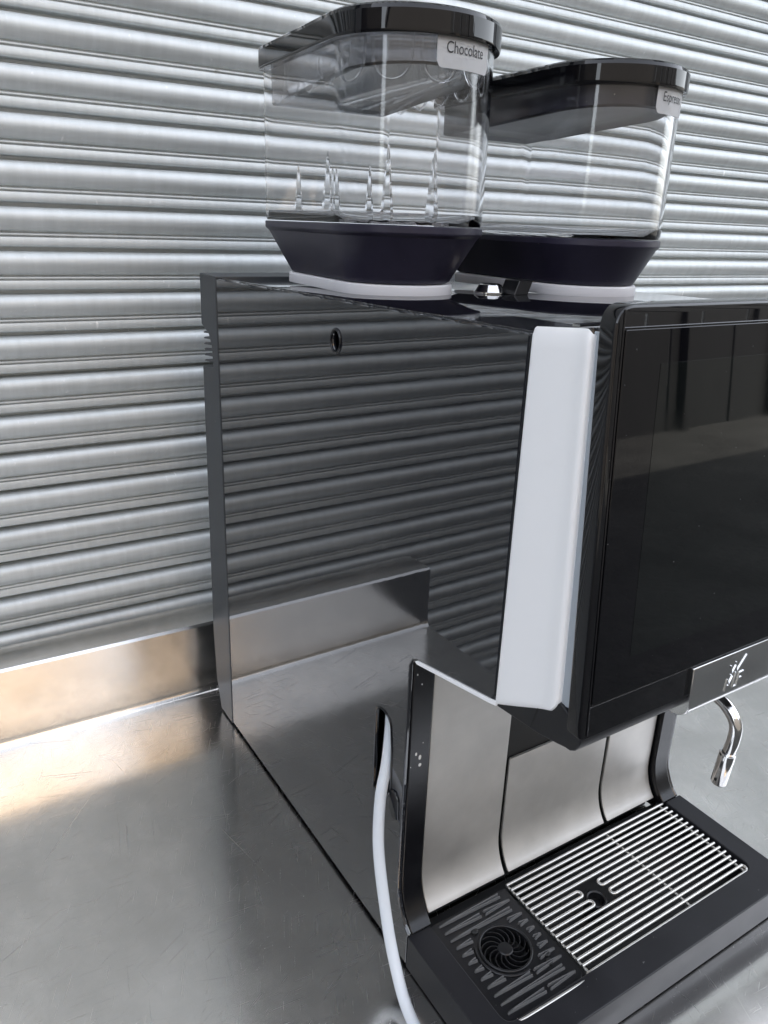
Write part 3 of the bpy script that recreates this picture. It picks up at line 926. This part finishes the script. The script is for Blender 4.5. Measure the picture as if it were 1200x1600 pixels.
def hopper(name, label, text, X0, X1, YR, CYF, BF, z_base0, z_base1, z_lid0, z_lid1, base_in, tag_px, fins, skirt, turn):
    cx, cyy = (X0 + X1) / 2, (YR + CYF) / 2
    h = thing(name, label, 'hopper', (cx, cyy, z_base0), YAW, 'clear hoppers on top of the coffee machine', turn)
    O = d_outline(X0 + 0.004, X1 - 0.004, YR - 0.003, CYF, BF - 0.004)
    # orientation test so that positive offsets grow outwards
    sgn = 1.0
    t = offset(O, 0.01)
    if max(p[0] for p in t) < max(p[0] for p in O): sgn = -1.0
    off = lambda d: offset(O, d * sgn)
    L3 = lambda o, z: [(x, y, z) for x, y in o]
    # clear body: outer wall, floor and inner wall
    zt = z_lid0 + 0.010
    bm = loft([L3(off(-0.0014), z_base1 + 0.0008), L3(off(-0.0002), z_base1 + 0.004), L3(off(0.0), z_base1 + 0.009), L3(off(0.0), z_base1 + 0.0095), L3(off(0.0), (z_base1 + zt) / 2), L3(off(0.0), zt - 0.0006), L3(off(0.0), zt), L3(off(-0.0026), zt), L3(off(-0.0026), zt - 0.0006), L3(off(-0.0026), (z_base1 + zt) / 2), L3(off(-0.0026), z_base1 + 0.0095), L3(off(-0.0026), z_base1 + 0.009), L3(off(-0.0060), z_base1 + 0.0038)])
    body = add('clear_body', from_bm(bm), 'clear', h, 40)
    # dark tapered base with a lip
    i_l, i_r, i_f, i_b = base_in
    B = d_outline(X0 + 0.004 + i_l, X1 - 0.004 - i_r, YR - 0.003 - i_b, CYF + i_f * 0.4, BF - 0.004 - i_f * 0.6)
    mix = lambda o1, o2, t: [(a[0] + (c[0] - a[0]) * t, a[1] + (c[1] - a[1]) * t) for a, c in zip(o1, o2)]
    hgt = z_base1 - z_base0
    bm = loft([L3(offset(B, -0.002 * sgn), z_base0), L3(B, z_base0 + 0.0012), L3(mix(B, off(-0.0004), 0.90), z_base1 - 0.0085), L3(off(0.0002), z_base1 - 0.0062), L3(off(0.0008), z_base1 - 0.0050), L3(off(0.0008), z_base1 - 0.0006), L3(off(-0.0002), z_base1), L3(off(-0.008), z_base1 - 0.0004), L3(off(-0.018), z_base1 - 0.010)])
    add('tapered_base', from_bm(bm), 'base_navy', h, 20)
    # pale seat ring under it
    bm = loft([L3(offset(B, 0.0022 * sgn), z_base0 - 0.0096), L3(offset(B, 0.0026 * sgn), z_base0 - 0.0088), L3(offset(B, 0.0024 * sgn), z_base0 - 0.0016), L3(offset(B, 0.0012 * sgn), z_base0 - 0.0004)])
    add('seat_ring', from_bm(bm), 'ring', h, 40)
    # lid
    bm = loft([L3(off(0.0012), z_lid0), L3(off(0.0040), z_lid0 - 0.0004), L3(off(0.0046), z_lid0 + 0.0014), L3(off(0.0046), z_lid0 + 0.0018), L3(off(0.0046), z_lid1 - 0.0046), L3(off(0.0046), z_lid1 - 0.0042), L3(off(0.0034), z_lid1 - 0.0016), L3(off(0.0010), z_lid1), L3(off(-0.014), z_lid1 + 0.0006), L3(off(-0.040), z_lid1 - 0.0004)])
    lid = add('lid', from_bm(bm), 'lid_gloss', h, 20)
    # plug under the lid
    d = skirt
    ns = len(O)
    plug = off(-0.0085)
    def plug_z(p): return z_lid0 - d * (0.55 + 0.45 * (1 - min(1, max(0, (YR - p[1]) / (YR - CYF + BF)))))
    bm = loft([[(x, y, plug_z((x, y)) + 0.003) for x, y in off(-0.020)], [(x, y, plug_z((x, y))) for x, y in off(-0.011)], [(x, y, plug_z((x, y)) + 0.0015) for x, y in plug], L3(plug, z_lid0 + 0.002)])
    add('lid_plug', from_bm(bm), 'smoky' if fins else 'base_navy', lid, 20)
    if fins:
        # pale U-shaped ribs moulded round the plug
        cum = [0.0]
        pl = off(-0.0072)
        for a, c in zip(pl, pl[1:]): cum.append(cum[-1] + (Vector(c) - Vector(a)).length)
        def at(s):
            s = max(0, min(cum[-1] - 1e-6, s))
            for i in range(len(cum) - 1):
                if cum[i] <= s <= cum[i + 1]:
                    t = (s - cum[i]) / max(1e-9, cum[i + 1] - cum[i])
                    return Vector(pl[i]).lerp(Vector(pl[i + 1]), t)
        s = 0.010
        wdt = 0.030
        while s + wdt < cum[-1] - 0.01:
            pts = []
            for j in range(13):
                t = math.pi * j / 12
                q = at(s + wdt / 2 - wdt / 2 * math.cos(t))
                zz = z_lid0 - (plug_z(q) * -1 + z_lid0) * 0.95 * min(1.0, math.sin(t) ** 0.6) if False else z_lid0 - d * 0.95 * (math.sin(t) ** 0.55)
                pts.append((q.x, q.y, zz))
            add('lid_rib', tube(pts, 0.0009, 6), 'clear_fin', lid, 60)
            s += wdt + 0.006
        # clear agitator spikes on the floor of the powder hopper
        for (fx, fy, fh, fw) in fins:
            bm = bmesh.new()
            zb = z_base1 + 0.004
            fw *= 0.6
            fh *= 0.92
            lo = [bm.verts.new((fx + fw * math.cos(a + 0.6), fy + fw * math.sin(a + 0.6), zb)) for a in (0, math.pi / 2, math.pi, 1.5 * math.pi)]
            hi = [bm.verts.new((fx + 0.0008 * math.cos(a + 0.6), fy + 0.0008 * math.sin(a + 0.6), zb + fh)) for a in (0, math.pi / 2, math.pi, 1.5 * math.pi)]
            bm.faces.new(list(reversed(lo))); bm.faces.new(hi)
            for i in range(4): bm.faces.new((lo[i], lo[(i + 1) % 4], hi[(i + 1) % 4], hi[i]))
            add('clear_spike', from_bm(bm), 'clear_fin', body)
        # powder dosing wheel on the floor
        loops = []
        gear = lambda r0, r1, z: [((X0 + X1) / 2 + (r0 if j % 4 < 2 else r1) * math.cos(2 * math.pi * j / 56), CYF + 0.012 + (r0 if j % 4 < 2 else r1) * math.sin(2 * math.pi * j / 56), z) for j in range(56)]
        add('dosing_wheel', from_bm(loft([gear(0.030, 0.026, z_base1 + 0.001), gear(0.030, 0.026, z_base1 + 0.005)])), 'ring', h, 20)
    # label that follows the curve of the body
    po = off(0.0006)
    cum = [0.0]
    for a, c in zip(po, po[1:]): cum.append(cum[-1] + (Vector(c) - Vector(a)).length)
    def atp(s, extra=0.0):
        for i in range(len(cum) - 1):
            if cum[i] <= s <= cum[i + 1]:
                t = (s - cum[i]) / max(1e-9, cum[i + 1] - cum[i])
                a, c = Vector(po[i]), Vector(po[i + 1])
                q = a.lerp(c, t)
                d0 = (c - a).normalized()
                nn = Vector((-d0.y, d0.x)) * sgn
                return q + nn * extra
        return Vector(po[-1])
    s0, s1, zb, zt2, ts, tw = tag_px
    bm = bmesh.new()
    NI, NJ = 24, 6
    gr = []
    for i in range(NI + 1):
        u = i / NI
        s = s0 + (s1 - s0) * u
        # rounded lower corners
        w = s1 - s0
        rc = 0.0045
        e = min(u * w, (1 - u) * w)
        lift = rc - math.sqrt(max(0, rc * rc - (rc - e) ** 2)) if e < rc else 0
        row = []
        for j in range(NJ + 1):
            z = (zb + lift) + (zt2 - zb - lift) * j / NJ
            q = atp(s)
            row.append(bm.verts.new((q.x, q.y, z)))
        gr.append(row)
    for i in range(NI):
        for j in range(NJ):
            bm.faces.new((gr[i][j], gr[i + 1][j], gr[i + 1][j + 1], gr[i][j + 1]))
    bmesh.ops.solidify(bm, geom=bm.faces[:], thickness=0.0003)
    lab = add('name_label', from_bm(bm), 'tag', h, 50)
    cu = bpy.data.curves.new('text', 'FONT')
    cu.body = text
    cu.size = 0.01
    cu.resolution_u = 4
    to = bpy.data.objects.new('text', cu)
    COL.objects.link(to)
    bpy.context.view_layer.update()
    tm = bpy.data.meshes.new_from_object(to.evaluated_get(bpy.context.evaluated_depsgraph_get()))
    bpy.data.objects.remove(to)
    xs = [v.co.x for v in tm.vertices]
    mn, mx = min(xs), max(xs)
    k = tw / (mx - mn)
    zc = zb + (zt2 - zb) * 0.36
    bm2 = bmesh.new()
    bm2.from_mesh(tm)
    bmesh.ops.subdivide_edges(bm2, edges=[e for e in bm2.edges if e.calc_length() > 0.002], cuts=2)
    for v in bm2.verts:
        s = ts + (v.co.x - mn) * k
        q = atp(s, 0.0004)
        v.co = Vector((q.x, q.y, zc + v.co.y * k * 1.25))
    me = bpy.data.meshes.new('lettering')
    bm2.to_mesh(me); bm2.free()
    add('lettering', me, 'ink', lab)
    return h

fins = [(0.046, -0.105, 0.050, 0.009), (0.050, -0.160, 0.058, 0.010), (0.066, -0.135, 0.045, 0.008), (0.078, -0.215, 0.062, 0.011), (0.118, -0.222, 0.060, 0.010), (0.136, -0.190, 0.056, 0.010), (0.104, -0.130, 0.050, 0.009)]
hopper('powder_hopper', 'taller clear powder hopper with black lid, labelled Chocolate, on the left of the machine top', 'Chocolate',
       0.0232, 0.1640, -0.0520, -0.2185, 0.0655, 0.5625, 0.6080, 0.7368, 0.7555, (0.016, 0.020, 0.026, 0.026), (0.258, 0.310, 0.7165, 0.7440, 0.2655, 0.036), fins, 0.030, -0.07)
hopper('bean_hopper', 'shorter clear bean hopper with black lid, labelled Espresso, behind the display', 'Espresso',
       0.2070, 0.3380, -0.0750, -0.2575, 0.0655, 0.5635, 0.6030, 0.7205, 0.7380, (0.014, 0.012, 0.020, 0.030), (0.279, 0.326, 0.7010, 0.7270, 0.2860, 0.0285), [], 0.026, -0.05)

# ------------------------------------------------------------------ silicone hose
hose_pts = [(0.0190, -0.334, 0.264), (0.0145, -0.340, 0.238), (0.0095, -0.3475, 0.213), (0.0010, -0.3570, 0.187), (-0.0085, -0.3640, 0.160), (-0.0145, -0.3735, 0.118), (-0.0165, -0.3900, 0.070), (-0.019, -0.4100, 0.034), (-0.0235, -0.4420, 0.0085), (-0.028, -0.490, 0.0070), (-0.034, -0.560, 0.0105), (-0.040, -0.640, 0.0110), (-0.044, -0.672, 0.0000), (-0.046, -0.680, -0.060), (-0.047, -0.684, -0.200)]
cyw, syw = math.cos(YAW), math.sin(YAW)
hp = [(cyw * x - syw * y, syw * x + cyw * y, z) for x, y, z in hose_pts]
# the hose opening faces outwards at its free end: an open tube with wall thickness
hose = add('milk_hose', tube(smooth_path(hp, 8), 0.0049, 20), 'tube', None, 60)
tag_obj(hose, 'translucent white silicone hose hanging from the slot in the side of the machine', 'hose')

# ------------------------------------------------------------------ yard opposite, behind the camera
FY = -6.3
fence = thing('yard_fence', 'dark sheet fence across the yard, seen mirrored in the display', 'fence', (8.0, FY, GZ))
for k in range(20):
    x = 2.05 + k * 0.62
    add('fence_panel', box(x, x + 0.60, FY - 0.03 + 0.02 * (k % 2), FY + 0.02 * (k % 2), GZ, GZ + 3.6 + 0.05 * (k % 3)), 'fence', fence)
for k in range(7):
    add('fence_post', box(2.1 + k * 1.9, 2.2 + k * 1.9, FY + 0.03, FY + 0.13, GZ, GZ + 3.7), 'fence', fence)
add('fence_rail', box(2.05, 14.4, FY + 0.025, FY + 0.08, GZ + 1.9, GZ + 2.0), 'fence', fence)
for (x, lean) in ((3.0, 0.35), (3.4, 0.45)):
    bmx = tube_bm([(x, FY + 0.9, GZ), (x - lean, FY + 0.2, GZ + 1.9)], 0.06, 8)
    o = add('timber_log', from_bm(bmx), 'timber', None, 50)
    tag_obj(o, 'grey timber log leaning on the yard fence, ' + ('nearer the garage' if x < 3.2 else 'farther from the garage'), 'log', 'logs leaning on the fence')

ywall = thing('reflection_wall', 'unseen dark wall added on the left for the dark reflection in the hopper lids', 'wall', (-9.1, -2.2, GZ))
add('wall', box(-9.25, -9.0, -4.7, 0.07, GZ, GZ + 4.0), 'garage', ywall)  # unseen, added so the lids mirror something dark beside the sky strip
add('coping', box(-9.29, -8.96, -4.74, 0.07, GZ + 4.002, GZ + 4.08), 'slate', ywall)

garage = thing('garage', 'low grey-brown boarded garage across the yard beside the dark fence', 'garage', (-2.0, -6.5, GZ))
add('wall', box(-9.0, 2.0, -7.2, -5.8, GZ, GZ + 3.8), 'garage', garage)
add('roof', box(-9.15, 2.02, -7.3, -5.7, GZ + 3.802, GZ + 3.9), 'slate', garage)

house = thing('stone_house', 'sunlit sandstone house standing behind the garage across the yard', 'house', (-2.0, -10.0, GZ))
hx0, hx1, hy = -3.2, 1.15, -8.0
add('wall', box(hx0, hx1, hy - 5, hy, GZ, GZ + 8.4), 'sandstone', house)
add('roof', prism([(hy + 0.1, GZ + 8.4), (hy - 5.1, GZ + 8.4), (hy - 2.5, GZ + 9.4)], 0, hx0 - 0.1, hx1 + 0.1), 'slate', house)

bpy.context.view_layer.update()
